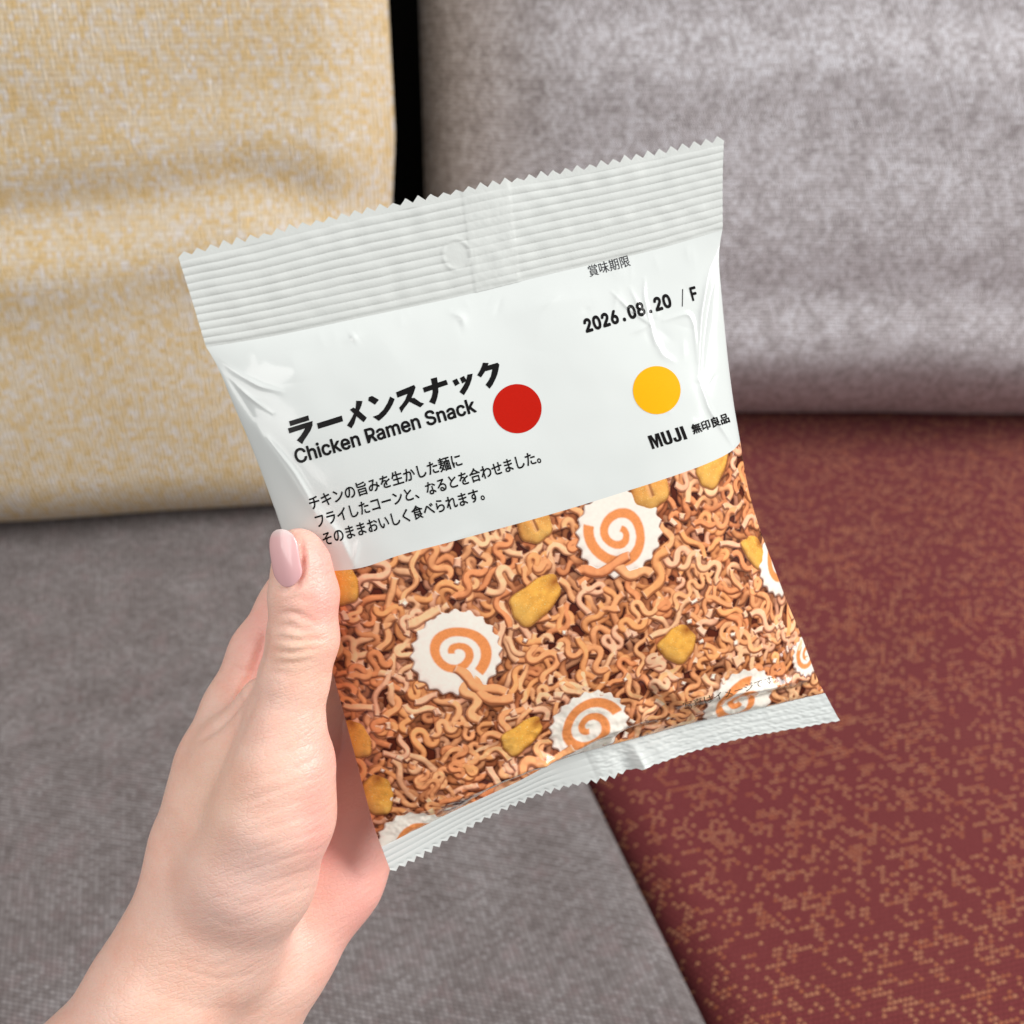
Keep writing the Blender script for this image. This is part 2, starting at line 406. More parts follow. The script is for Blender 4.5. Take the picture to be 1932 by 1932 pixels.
LY, LX = LEFT[::-1, 1], LEFT[::-1, 0]; RY, RX = RIGHT[::-1, 1], RIGHT[::-1, 0]
BULGE = 12.0
def seg_dist(X, Y, a, b):
    ab = b-a; t = np.clip(((X-a[0])*ab[0]+(Y-a[1])*ab[1])/max(ab@ab, 1e-9), 0, 1)
    return np.hypot(X-a[0]-t*ab[0], Y-a[1]-t*ab[1]), t
def inflate(x, y):
    xl = np.interp(y, LY, LX); xr = np.interp(y, RY, RX)
    u = np.clip((x-xl)/(xr-xl), 0, 1)*2-1
    yt = np.interp(x, TOP[:, 0], TOP[:, 1]); yb = np.interp(x, BOT[:, 0], BOT[:, 1])
    v = np.clip((y-yb)/(yt-yb), 0, 1)*2-1
    fu = np.clip(1-np.abs(u)**3.2, 0, 1)**.72
    fv = np.where(v > 0, np.clip(1-np.abs(v)**2.4, 0, 1)**.9, np.clip(1-np.abs(v)**4.6, 0, 1)**.66)
    return fu*fv, u, v
def front_z(x, y):
    sh = np.shape(x); x = np.ravel(x).astype(float); y = np.ravel(y).astype(float)
    g, u, v = inflate(x, y)
    z = BULGE*g
    m = np.clip(g*6, 0, 1)
    z += m*(.40*noise2(x*.05+11, y*.05+3, 21)+.07*noise2(x*.16+5, y*.16+8, 22))
    low = np.clip((-v-.55)/.4, 0, 1)
    z += low*m*(.75*noise2(x*.16+3, y*.28, 31)+.28*noise2(x*.4, y*.6+4, 32)+.10*noise2(x*1.1, y*1.1, 33))
    for P, h, w, end in FOLDS:
        lo = P.min(0)-3.2*w; hi = P.max(0)+3.2*w
        k = np.where((x > lo[0]) & (x < hi[0]) & (y > lo[1]) & (y < hi[1]))[0]
        if len(k) == 0: continue
        best = np.full(len(k), 1e9); tt = np.zeros(len(k))
        for i in range(len(P)-1):
            d, t = seg_dist(x[k], y[k], P[i], P[i+1]); b = d < best
            best[b] = d[b]; tt[b] = (i+t[b])/(len(P)-1)
        z[k] += m[k]*h*np.exp(-np.abs(best/w)**1.5)*(.25+.75*np.sin(np.pi*np.clip(tt*.96+.02, 0, 1)))
    return z.reshape(sh)
def on_front(P):
    """picture points -> (x, y) mm on the inflated front"""
    P = np.asarray(P, float); d = ray(P[:, 0], P[:, 1])
    dl = d@BR; ol = -BT@BR                                   # ray in bag frame (metres)
    t = -ol[2]/dl[:, 2]
    for _ in range(12):
        q = (ol+dl*t[:, None])*1000
        t = (front_z(q[:, 0], q[:, 1])/1000-ol[2])/dl[:, 2]
    return ((ol+dl*t[:, None])*1000)[:, :2]

n = NT('bag_film')
at_ = n.n('ShaderNodeAttribute', _attribute_name='print')
fine = n.noise(n.co(), 9000, 1)
M_PRINT = n.done(at_.outputs['Color'], .20, None, Specular_IOR_Level=.4, Coat_Weight=.1, Coat_Roughness=.05)
n = NT('white_film'); c = n.co()
M_WHITE = n.done(n.mix(n.noise(c, 60, 2), (.69, .725, .705), (.715, .745, .725)), .13, n.bump(n.noise(c, 900, 2), .00003, .15), Specular_IOR_Level=.5, Coat_Weight=.3, Coat_Roughness=.03)
n = NT('seal_film_shaded'); c = n.co()
M_SEAL_SHADED = n.done(n.mix(n.noise(c, 90, 3), (.62, .645, .62), (.67, .69, .665)), .36, n.bump(n.noise(c, 1400, 3), .00012, .35), Specular_IOR_Level=.5, Coat_Weight=.15, Coat_Roughness=.2)  # greyer than the panel: the seal's angle and dark reflections put into the colour
def ink(name, col, rough=.22):
    n = NT(name); f = n.noise(n.co(), 2500, 2)
    return n.done(n.mix(f, tuple(np.array(col)*.93), tuple(np.array(col)*1.07)), rough, Specular_IOR_Level=.14)
INK = ink('black_ink', (.008, .0075, .0075)); INK_SOFT = ink('grey_ink', (.045, .045, .05))
RED = ink('red_ink', (.50, .010, .003)); YEL = ink('yellow_ink', (.93, .43, .006)); INK_BROWN = ink('brown_ink', (.10, .065, .04))

bag = bpy.data.objects.new('snack_bag', None); COL.objects.link(bag)
BM = np.eye(4); BM[:3, :3] = BR; BM[:3, 3] = BT
bag.matrix_world = Matrix((CM@BM).tolist())
tag(bag, 'white sealed snack bag printed with crinkly ramen noodles, held up in the hand', 'snack bag')
def bagpart(name, xyz_mm, faces, mat, parent=None):
    o = put(name, np.asarray(xyz_mm)*.001, faces, mat)
    o.parent = parent or bag
    return o
def coons(T, B, L, R, nr, nc):
    s = np.linspace(0, 1, nc)[None, :, None]; t = np.linspace(0, 1, nr)[:, None, None]
    T, B = at(T, s[0, :, 0])[None], at(B, s[0, :, 0])[None]; L, R = at(L, t[:, 0, 0])[:, None], at(R, t[:, 0, 0])[:, None]
    return (1-t)*T+t*B+(1-s)*L+s*R-((1-s)*(1-t)*T[:, :1]+s*(1-t)*T[:, -1:]+(1-s)*t*B[:, :1]+s*t*B[:, -1:])
def cut(curve, y0, y1):
    k = (curve[:, 1] <= y0+1e-6) & (curve[:, 1] >= y1-1e-6); return smooth_curve(curve[k], 200, 1)
# white upper front
G = coons(TOP, LINE, cut(LEFT, 1e9, LINE[0, 1]), cut(RIGHT, 1e9, LINE[-1, 1]), 330, 430)
bagpart('front_panel', np.dstack([G, front_z(G[..., 0], G[..., 1])]).reshape(-1, 3), grid_faces(330, 430), M_WHITE)
# back panel
G = coons(TOP, BOT, LEFT, RIGHT, 150, 130)
gi, _, _ = inflate(G[..., 0].ravel(), G[..., 1].ravel())
zb = -9.0*gi.reshape(G.shape[:2])-.02
bagpart('back_panel', np.dstack([G, zb]).reshape(-1, 3), grid_faces(150, 130, True), M_WHITE)

# ---- printed photograph of the noodles, painted in numpy as a picture of its own and carried by the film
PX0, PX1, PY0, PY1, RES = -72.0, 74.0, -92.0, 22.0, .10
pw, ph = int((PX1-PX0)/RES), int((PY1-PY0)/RES)
def paint_noodles():
    H = np.full(ph*pw, -4.5, np.float32); C = np.zeros((ph*pw, 3), np.float32); C[:] = srgb(160, 80, 50)
    def splat(x, y, z, c):
        ix = ((x-PX0)/RES).astype(int); iy = ((y-PY0)/RES).astype(int)
        k = (ix >= 0) & (ix < pw) & (iy >= 0) & (iy < ph)
        idx = (iy*pw+ix)[k]; z = z[k]; c = c[k]
        o_ = np.argsort(z, kind='stable'); idx = idx[o_]; z = z[o_]; c = c[o_]
        # keep the highest per pixel
        last = np.zeros(ph*pw, np.int64)-1; last[idx] = np.arange(len(idx))
        j = np.where(last >= 0)[0]; s = last[j]; up = z[s] > H[j]
        H[j[up]] = z[s[up]]; C[j[up]] = c[s[up]]
    pal = np.array([srgb(240, 172, 120), srgb(234, 160, 108), srgb(246, 188, 142), srgb(226, 146, 96), srgb(246, 184, 146), srgb(236, 162, 104)])
    def noodle(cx, cy, z0, L, r, base, th=None, wav=None):
        n_ = int(L/.05); s = np.linspace(0, L, n_)
        th = rng.uniform(0, 2*np.pi) if th is None else th
        lam = rng.uniform(8.0, 15.0); amp = rng.uniform(.7, 2.0) if wav is None else wav
        a = th+amp*np.sin(2*np.pi*s/lam+rng.uniform(0, 6.3))+rng.uniform(-.06, .06)*s+.35*np.sin(s*.7+rng.uniform(0, 6))
        x = np.cumsum(np.cos(a))*.05; y = np.cumsum(np.sin(a))*.05; x += cx-x.mean(); y += cy-y.mean()
        zz = z0+.9*np.sin(s*rng.uniform(.2, .5)+rng.uniform(0, 6))+rng.uniform(-.05, .05)*(s-L/2)
        q = np.linspace(-1, 1, 41)
        rr = r*(1+.08*np.sin(s*1.3+rng.uniform(0, 6)))
        X = x[:, None]-np.sin(a)[:, None]*q*rr[:, None]; Y = y[:, None]+np.cos(a)[:, None]*q*rr[:, None]
        Z = zz[:, None]+1.1*r*np.sqrt(np.clip(1-np.abs(q)**2.2, 0, 1))
        shade = np.full(X.shape, 1.0)
        end = np.minimum(s, L-s)[:, None]
        tip = np.clip(1-end/.55, 0, 1)
        cc = base[None, None]*shade[..., None]
        cc = cc*(1-.55*tip[..., None])+srgb(244, 212, 190)*.55*tip[..., None]
        mott = noise2(X*1.2+cx, Y*1.2+cy, 41)[..., None]
        cc = cc*(1+.10*mott)
        splat(X.ravel(), Y.ravel(), Z.ravel(), cc.reshape(-1, 3))
    # layers from deep to high
    def scatter(n_):                                          # even but irregular spread
        nx_ = int(math.sqrt(n_*(PX1-PX0)/(PY1-PY0))); ny_ = n_//nx_
        g = np.array([(PX0+(i+rng.uniform())*(PX1-PX0)/nx_, PY0+(j+rng.uniform())*(PY1-PY0)/ny_) for i in range(nx_) for j in range(ny_)])
        return g[rng.permutation(len(g))]
    for lay, (n_, z0) in enumerate(((460, -3.0), (460, -1.9), (430, -.7), (360, .6), (270, 1.9))):
        for x0, y0 in scatter(n_):
            curly = rng.uniform() < .55
            noodle(x0, y0, z0+rng.normal(0, .45), rng.uniform(9, 26) if curly else rng.uniform(5, 17), rng.uniform(.68, .92), pal[rng.integers(6)]*rng.uniform(.93, 1.06),
                   wav=rng.uniform(1.1, 1.9) if curly else rng.uniform(.3, .9))
    for i in range(120):                                      # crumbs
        noodle(rng.uniform(PX0, PX1), rng.uniform(PY0, PY1), rng.uniform(1, 3.6), rng.uniform(1.2, 3.4), rng.uniform(.6, .9), (pal[rng.integers(6)]*.6+srgb(246, 214, 190)*.4), wav=.1)
    def disc(cx, cy, r, z0, end, turns):
        rot = end+2*np.pi*turns; w1, w2 = rng.uniform(0, 6.3, 2); pk = rng.uniform(.94, 1.06)
        a = np.arange(-r*1.2, r*1.2, .05); X, Y = np.meshgrid(a, a)
        rad = np.hypot(X, Y); an = np.arctan2(Y, X)
        edge = r*(1.0-.075*np.abs(np.cos(an*10+rot+.35*np.sin(2*an)))**1.6+.015*np.sin(3*an+rot))
        k = rad < edge
        # spiral band
        p = (-an+rot)/(2*np.pi)-math.floor(turns)-1; rad_ = rad*(1+.05*np.sin(2*an+w1)+.03*np.sin(3*an+w2))*pk
        pitch = .36*r
        band = np.zeros_like(rad, bool)
        for m in range(-2, 4):
            ph_ = p+m
            rc = pitch*ph_+.05*r
            w_ = .105*r*np.clip(.72+.25*ph_, .7, 1.15)
            band |= (np.abs(rad_-rc) < w_) & (ph_ > .12) & (ph_ < turns)
        soft = noise2(X*1.5, Y*1.5, 51)
        white = srgb(234, 220, 208)[None, None]*(1+.03*soft[..., None])
        orange = srgb(222, 138, 80)[None, None]*(1+.09*noise2(X*5, Y*5, 52)[..., None]-.05*soft[..., None])
        bf = band.astype(float)
        for ax_ in (0, 1): bf = sum(np.roll(bf, k_, ax_) for k_ in range(-4, 5))/9
        cc = white*(1-bf[..., None])+orange*bf[..., None]
        Z = z0+.9*np.sqrt(np.clip(1-(rad/(edge+.01))**8, 0, 1))+.02*soft
        splat((X[k]+cx), (Y[k]+cy), Z[k], cc[k])
    def corn(cx, cy, rx, ry, rot, z0, split=False, col=(214, 162, 52)):
        a = np.arange(-1.15, 1.15, .012); U, Vv = np.meshgrid(a, a)
        rad = (np.abs(U)**2.9+np.abs(Vv*(1+.16*U+.05*np.cos(3*U)))**2.9)**(1/2.9)
        wob_ = 1+.05*np.sin(4*np.arctan2(Vv, U)+rot)+.03*np.sin(7*np.arctan2(Vv, U))
        k = rad < wob_
        X = U*rx*np.cos(rot)-Vv*ry*np.sin(rot); Y = U*rx*np.sin(rot)+Vv*ry*np.cos(rot)
        Z = z0+min(rx, ry)*.62*np.sqrt(np.clip(1-(rad/wob_)**2.2, 0, 1))
        base = srgb(*col)[None, None]*(1+.16*noise2(U*4+cx, Vv*4, 61)+.10*noise2(X*4, Y*4, 62))[..., None]
        pale = np.clip((-U-.15)/.8, 0, 1)[..., None]; base = base*(1-.45*pale)+srgb(240, 198, 110)*.45*pale
        base = np.where((rng.uniform(0, 1, U.shape) > .985)[..., None], srgb(250, 226, 160), base)
        hot = np.clip(1-np.hypot(U-.9, Vv)/.5, 0, 1)[..., None]
        base = base*(1-hot)+srgb(150, 84, 34)*hot
        if split:
            gq = np.exp(-(Vv/.13)**2)*(U > -.55)
            Z -= gq*1.1; base = base*(1-.65*gq[..., None])+srgb(226, 168, 120)*.65*gq[..., None]
        splat((X[k]+cx), (Y[k]+cy), Z[k], base[k])
    D = lambda p: on_front([p])[0]
    mm = .134
    for (p, r, z, rot, turns) in (((1168,1006), 87*mm, 4.6, 2.6, 1.86), ((861,1233), 86*mm, 4.6, -1.0, 1.74), ((1112,1372), 82*mm, 4.6, .2, 1.8),
                                  ((1478,1062), 70*mm, 4.4, .4, 1.7), ((1392,1322), 82*mm, 4.3, 1.1, 1.8), ((782,1592), 80*mm, 4.4, 4.2, 1.75), ((1522,1235), 45*mm, 4.2, 2., 1.6)):
        c_ = D(p); disc(c_[0], c_[1], r, z, rot, turns)
    for (p, rx, ry, rot, z, sp) in (((1004,982), 42, 31, 1.45, 3.9, True), ((1012,1131), 53, 34, .22, 4.4, False), ((1280,1215), 36, 36, .5, 4.0, False), ((986,1388), 44, 28, .2, 4.2, False),
                                    ((1348,872), 50, 30, .55, 4.2, False), ((1222,915), 46, 38, 1.4, 3.9, True), ((638,1098), 44, 34, 1.2, 4.0, False), ((712,1500), 42, 30, 1.0, 3.9, False),
                                    ((670,1395), 38, 28, 1.2, 3.9, False), ((1424,1040), 22, 38, .2, 3.8, False)):
        c_ = D(p); corn(c_[0], c_[1], rx*mm, ry*mm, rot+.28, z, sp, (222, 160, 70) if not sp else (214, 150, 76))
    # a few noodles lying over the fish cakes
    for p, th, L in (((905,1290), -1.2, 16), ((890,1325), -1.5, 15), ((925,1310), -1.0, 14), ((1140,1070), .2, 15), ((1190,1078), -.3, 13), ((1240,1080), .7, 16), ((800,1165), -.3, 9), ((1030,1440), .3, 18)):
        c_ = D(p); noodle(c_[0], c_[1], 5.6, L, 1.2, pal[rng.integers(6)], th, .7)
    for i in range(55):
        x0, y0 = rng.uniform(PX0, PX1), rng.uniform(PY0, PY1)
        noodle(x0, y0, 4.3, rng.uniform(.8, 2.0), rng.uniform(.4, .75), srgb(248, 222, 204), wav=.05)
    H = H.reshape(ph, pw); C = C.reshape(ph, pw, 3)
    # how that picture was lit when it was taken
    def blur(A, k):
        for ax in (0, 1):
            E_ = np.pad(A, [(k+1, k) if i == ax else (0, 0) for i in range(2)], mode='edge').cumsum(ax)
            A = (np.take(E_, range(2*k+1, E_.shape[ax]), ax)-np.take(E_, range(0, E_.shape[ax]-2*k-1), ax))/(2*k+1)
        return A
    Hs = blur(blur(H.astype(np.float64), 1), 1)
    gy, gx_ = np.gradient(Hs, RES)
    gx_ = np.clip(gx_, -2.2, 2.2); gy = np.clip(gy, -2.2, 2.2)
    nn = 1/np.sqrt(1+.55*(gx_**2+gy**2))
    lam = np.clip((-.42*gx_*.74+.50*gy*-.74*-1*-1+.78)*nn, 0, 1.3) if False else np.clip((.30*-gx_+.42*-gy+.80)*nn, 0.05, 1.25)
    occ = np.zeros_like(Hs)
    for k, w_ in ((6, .30), (14, .32), (30, .22)):
        occ += w_*np.clip(blur(blur(H.astype(np.float64), k), k)-Hs, 0, 3)
    ao = np.exp(-.46*occ)
    deep = np.clip((Hs+2.6)/5.6, 0, 1)
    L_ = .06+(.27+1.08*lam*nn**.4)*ao*(.40+.60*deep)
    out = C*np.clip(L_, 0, 1.15)[..., None]
    dark = np.clip(1-L_, 0, 1)[..., None]
    out *= 1-dark*np.array([.0, .42, .52])               # warm red shadows
    return np.clip(out*1.02, .004, .9)
PHOTO = paint_noodles()
def photo_at(x, y):
    fx = np.clip((x-PX0)/RES-.5, 0, pw-1.01); fy = np.clip((y-PY0)/RES-.5, 0, ph-1.01)
    i, j = fx.astype(int), fy.astype(int); a, b = (fx-i)[:, None], (fy-j)[:, None]
    return (PHOTO[j, i]*(1-a)+PHOTO[j, i+1]*a)*(1-b)+(PHOTO[j+1, i]*(1-a)+PHOTO[j+1, i+1]*a)*b
NR, NC = 520, 780
G = coons(LINE, BOT, cut(LEFT, LINE[0, 1], -1e9), cut(RIGHT, LINE[-1, 1], -1e9), NR, NC)
V = np.dstack([G, front_z(G[..., 0], G[..., 1])]).reshape(-1, 3)
o = bagpart('noodle_picture', V, grid_faces(NR, NC), M_PRINT)
color_attr(o, 'print', photo_at(V[:, 0], V[:, 1]))

# ---- crimped end seals
def teeth(curve, n_teeth, height, ncol, up, env=None):
    s = np.linspace(0, 1, ncol); P = at(curve, s)
    T_ = np.gradient(P, axis=0); T_ /= np.linalg.norm(T_, axis=1, keepdims=True)
    N_ = np.c_[-T_[:, 1], T_[:, 0]]*up
    tri = 1-np.abs((s*n_teeth) % 1*2-1)
    jit = 1+.35*noise2(s*n_teeth*.9, s*0, 71)
    h = height*tri*jit*(1 if env is None else env(s))
    return P+N_*(h-.3*height)[:, None]
def straight(a, b): return np.linspace(a, b, 200)
nc = 44*10+1
ZT = teeth(ZIG_T, 44, 1.25, nc, 1); ZT0 = at(ZIG_T, np.linspace(0, 1, nc))
sidel = smooth_curve(np.array([ZT0[0], to_plane([(362,565)])[0], TOP[0]]), 200, 10); sider = smooth_curve(np.array([ZT0[-1], to_plane([(1364,348)])[0], TOP[-1]]), 200, 10)
nr = 150
G = coons(ZT0, TOP, sidel, sider, nr, nc)
G = G+(ZT-ZT0)[None]*np.clip(1-np.linspace(0, 1, nr)/.055, 0, 1)[:, None, None]
t = np.linspace(0, 1, nr)[:, None]; s = np.linspace(0, 1, nc)[None]
amp = np.clip((t-.055)/.02, 0, 1)*np.clip((.985-t)/.02, 0, 1)
phs = (t-.06)/.93*11.0+.10*noise2(s*7, t*2.5, 84)+.04*noise2(s*31, t*6, 85)
rib = .27*(np.abs(np.sin(np.pi*phs))**.6-.5)*amp*(1+.25*noise2(s*22+t*3, t*9, 81))
seamw = 1/(1+np.exp(-(s-.497)*900))*1/(1+np.exp((s-.585)*500))        # the back seam shows through as a step
rib = rib*(1-.45*seamw)+seamw*(.16+.025*noise2(s*160, t*26, 82))
hx_, hy_ = on_front([(861, 481)])[0]
rd = np.hypot(G[..., 0]-hx_, (G[..., 1]-hy_)*.9)
inh = 1/(1+np.exp((rd-2.9)*5))
rib = rib*(1-inh)+inh*(.05-.10*(G[..., 0]-hx_)/2.9)+.13*np.exp(-((rd-3.3)/.5)**2)
wave = .12*noise2(s*40, t*7, 86)*amp+.9*np.sin(s*5.2+.6)*(1-t)+.35*noise2(s*9, t*2, 83)*(1-t)
zf = rib+wave
th = .12*np.clip((1-t)/.05, .1, 1)+0*s; VF = np.dstack([G, zf+th]).reshape(-1, 3); VB = np.dstack([G, zf-th]).reshape(-1, 3)
f1, f2 = grid_faces(nr, nc), grid_faces(nr, nc, True)+nr*nc
bagpart('top_seal', np.r_[VF, VB], np.r_[f1, f2], M_SEAL_SHADED)
nc, nr = 52*8+1, 60
ZB = teeth(ZIG_B, 52, 1.25, nc, -1, lambda s: np.where(s > .52, .30, 1.0)); ZB0 = at(ZIG_B, np.linspace(0, 1, nc))
G = coons(BOT, ZB0, straight(BOT[0], ZB0[0]), straight(BOT[-1], ZB0[-1]), nr, nc)
G = G+(ZB-ZB0)[None]*np.clip((np.linspace(0, 1, nr)-.78)/.22, 0, 1)[:, None, None]
t = np.linspace(0, 1, nr)[:, None]; s = np.linspace(0, 1, nc)[None]
rib = .20*(np.abs(np.sin(np.pi*t*4.4))**.7-.5)*(1+.3*noise2(s*30, t*3, 91))
rough_ = np.clip((s-.45)/.02, 0, 1)
rib = rib*(1-.85*np.exp(-((s-.415)/.04)**4))*(1-.45*rough_)+rough_*(.10*noise2(s*120, t*14, 92)+.35*(1/(1+np.exp(-(s-.457)*700))))
bend = 1.9*np.exp(-np.abs((s-.555)/.018)**1.3)*(.4+.6*t)+.7*np.exp(-((s-.60)/.03)**2)-.9*np.exp(-((s-.525)/.018)**2)
zf = rib+bend*np.sin(np.pi*np.clip(t*.5+.02, 0, 1))+(-1.6*(s < .45)*t*np.sin(np.pi*np.clip(s/.45, 0, 1)))
VF = np.dstack([G, zf+.10]).reshape(-1, 3); VB = np.dstack([G, zf-.12]).reshape(-1, 3)
f1, f2 = grid_faces(nr, nc), grid_faces(nr, nc, True)+nr*nc
bagpart('bottom_seal', np.r_[VF, VB], np.r_[f1, f2], M_WHITE)  # whiter film than the top seal: light it catches put into the colour

# ---- printing: flat outlines laid on the film
def lay(name, bm, mat, lift=.07, maxlen=.9, parent=None):
    """bm holds flat faces in bag-plane mm; dice them and lay them on the front"""
    bmesh.ops.triangulate(bm, faces=bm.faces[:])
    for _ in range(5):
        es = [e for e in bm.edges if e.calc_length() > maxlen]
        if not es: break
        bmesh.ops.subdivide_edges(bm, edges=es, cuts=1)
        bmesh.ops.triangulate(bm, faces=[f for f in bm.faces if len(f.verts) > 3])
    bm.verts.index_update()
    V = np.array([v.co[:2] for v in bm.verts]); dz = np.array([v.co[2] for v in bm.verts]); Fi = np.array([[v.index for v in f.verts] for f in bm.faces])
    a, b, c_ = V[Fi[:, 0]], V[Fi[:, 1]], V[Fi[:, 2]]
    ar = (b[:, 0]-a[:, 0])*(c_[:, 1]-a[:, 1])-(b[:, 1]-a[:, 1])*(c_[:, 0]-a[:, 0])
    Fi[ar < 0] = Fi[ar < 0][:, ::-1]
    Fi = Fi[np.abs(ar) > 1e-7]
    bm.free()
    z = front_z(V[:, 0], V[:, 1])+lift+dz
    return bagpart(name, np.c_[V, z], Fi, mat, parent)
def poly_bm(polys):
    bm = bmesh.new()
    for P in polys:
        vs = [bm.verts.new((*p, 0)) for p in P]
        bm.faces.new(vs)
    return bm
FONT = None
for p in ('fonts/Inter.woff2',):
    try:
        FONT = bpy.data.fonts.load(os.path.join(bpy.utils.system_resource('DATAFILES'), p))
    except Exception: FONT = None
def text_polys(txt, font=None):
    """outline text -> list of [outer loop, hole, ...] in em units"""
    cu = bpy.data.curves.new('lettering', 'FONT'); cu.body = txt; cu.size = 1; cu.resolution_u = 4; cu.fill_mode = 'NONE'
    if font: cu.font = font
    ob = bpy.data.objects.new('lettering', cu); COL.objects.link(ob)
    ev = ob.evaluated_get(bpy.context.evaluated_depsgraph_get()); me = ev.to_mesh()
    P = np.array([v.co[:2] for v in me.vertices]); nxt = {}
    for e in me.edges:
        i, j = e.vertices; nxt.setdefault(i, []).append(j); nxt.setdefault(j, []).append(i)
    ev.to_mesh_clear(); bpy.data.objects.remove(ob); bpy.data.curves.remove(cu)
    seen, loops = set(), []
    for i in range(len(P)):
        if i in seen or i not in nxt: continue
        L = [i]; seen.add(i)
        while True:
            c_ = [j for j in nxt[L[-1]] if j not in seen]
            if not c_: break
            L.append(min(c_) if len(L) == 1 else c_[0]); seen.add(L[-1])
        if len(L) > 2: loops.append(P[L])
    def sa(Q): return .5*np.sum(Q[:, 0]*np.roll(Q[:, 1], -1)-Q[:, 1]*np.roll(Q[:, 0], -1))
    def inside(p, Q):
        x, y = Q[:, 0], Q[:, 1]; x2, y2 = np.roll(x, -1), np.roll(y, -1)
        k = (y > p[1]) != (y2 > p[1])
        return np.sum(k & (p[0] < (x2-x)*(p[1]-y)/np.where(y2 == y, 1e-12, y2-y)+x)) % 2 == 1
    A = [sa(Q) for Q in loops]
    big = np.sign(A[int(np.argmax(np.abs(A)))])
    outs = [i for i in range(len(loops)) if np.sign(A[i]) == big]
    polys = {i: [loops[i]] for i in outs}
    for i in range(len(loops)):
        if i in polys: continue
        own = [j for j in outs if inside(loops[i][0], loops[j])]
        if own: polys[min(own, key=lambda j: abs(A[j]))].append(loops[i])
    return list(polys.values())
from mathutils.geometry import tessellate_polygon
def write(name, txt, p0, p1, height_px, mat, bold=0.0, font=None, em=None, shear=0.0, lift=.06, mono=0.0):
    """lay text so that its ink runs from picture point p0 to p1; height_px = ink height in the picture"""
    if mono:                                                # stamped digits stand at an even pitch
        polys = []
        for i_, ch in enumerate(txt):
            pc = text_polys(ch, font); q_ = np.concatenate([q for P in pc for q in P]); mid = .5*(q_[:, 0].min()+q_[:, 0].max())
            polys += [[q+[i_*mono-mid, 0] for q in P] for P in pc]
    else: polys = text_polys(txt, font)
    allv = np.concatenate([q for P in polys for q in P])
    lo, hi = allv.min(0)-bold, allv.max(0)+bold
    p0 = np.array(p0, float); p1 = np.array(p1, float)
    ex = (p1-p0); L = np.linalg.norm(ex); ex /= L; ey = np.array([ex[1], -ex[0]])        # picture y runs down
    base = lo[1] if em == 'ink' else -bold
    k = height_px/(hi[1]-base)
    bm = bmesh.new(); layer = {}
    shifts = [(0, 0)]+([(bold*math.cos(a_), bold*math.sin(a_)) for a_ in np.arange(8)*math.pi/4] if bold else [])
    VV, FF, off = [], [], 0
    for si, (dx, dy) in enumerate(shifts):
        for P in polys:
            flat = np.concatenate(P)+[dx, dy]
            tr = tessellate_polygon([[Vector((*v, 0)) for v in q] for q in P])
            VV.append(np.c_[flat, np.full(len(flat), si)]); FF += [tuple(i+off for i in f) for f in tr]; off += len(flat)
    VV = np.concatenate(VV)
    x = (VV[:, 0]-lo[0])/(hi[0]-lo[0])*L; y = (VV[:, 1]-base)*k
    Q = on_front(p0+x[:, None]*ex+(y[:, None])*ey+shear*y[:, None]*ex)
    vs = [bm.verts.new((*q, si*.004)) for q, si in zip(Q, VV[:, 2])]
    for f in FF:
        try: bm.faces.new([vs[i] for i in f])
        except ValueError: pass
    return lay(name, bm, mat, lift)
# title strokes: katakana drawn as heavy brush-cut polygons (picture space of a close-up crop)
K = lambda P: on_front(np.array(P, float)*.3039+np.array([489.3, 636.1]))
title = [
 [(184,522),(304,485),(310,516),(192,553)],                                                        # ra
 [(177,566),(288,532),(330,520),(330,548),(318,580),(300,608),(278,640),(266,664),(232,640),(256,612),(274,585),(284,566),(186,598)],
 [(357,535),(512,486),(520,522),(366,570)],                                                        # long bar
 [(602,394),(640,396),(634,424),(622,452),(606,480),(590,536),(572,566),(544,548),(560,524),(574,500),(588,472),(598,436)],  # me
 [(562,450),(584,436),(620,458),(668,500),(648,528),(606,494)],
 [(680,372),(700,364),(742,388),(738,394),(718,420),(700,408),(676,394)],                          # n
 [(704,494),(740,480),(772,448),(796,408),(812,368),(840,384),(828,416),(810,448),(786,480),(760,506),(742,520)],
 [(848,342),(960,296),(970,310),(958,348),(944,378),(930,402),(896,446),(882,470),(868,438),(890,412),(906,388),(920,352),(858,376)],  # su
 [(936,378),(962,376),(1000,404),(1024,412),(1000,436),(976,424),(930,400)],
 [(1014,314),(1160,264),(1172,294),(1024,344)],                                                    # na
 [(1064,258),(1102,248),(1110,296),(1112,340),(1104,378),(1090,418),(1054,402),(1070,370),(1076,340),(1074,304)],
 [(1198,270),(1226,256),(1244,288),(1216,304)],                                                    # small tsu
 [(1244,254),(1270,240),(1288,270),(1260,288)],
 [(1292,232),(1324,226),(1318,262),(1308,292),(1294,322),(1270,360),(1242,340),(1262,310),(1276,286),(1286,258)],
 [(1388,158),(1424,160),(1412,190),(1398,218),(1376,250),(1352,236),(1370,206),(1380,184)],       # ku
 [(1398,182),(1478,158),(1490,170),(1484,204),(1476,236),(1464,264),(1448,296),(1430,320),(1404,296),(1424,268),(1438,240),(1446,200),(1404,212)],
]
lay('product_title', poly_bm([K(P) for P in title]), INK)
c3 = lambda x, y: (x*.3039+489.3, y*.3039+636.1)
c2 = lambda x, y: (x*.3039+831.8, y*.3039+220.2)
c4 = lambda x, y: (x*.3292+978.6, y*.3292+734.0)
write('product_subtitle', 'Chicken Ramen Snack', c3(232,789), c3(1352,464), 29, INK, .023, FONT)
write('description_line', 'チキンの旨みを生かした麺に', c3(322,1078), c3(1266,800), 27, INK, .020, em='ink')
write('description_line', 'フライしたコーンと、なるとを合わせました。', c3(362,1188), c3(1754,780), 27, INK, .020, em='ink')
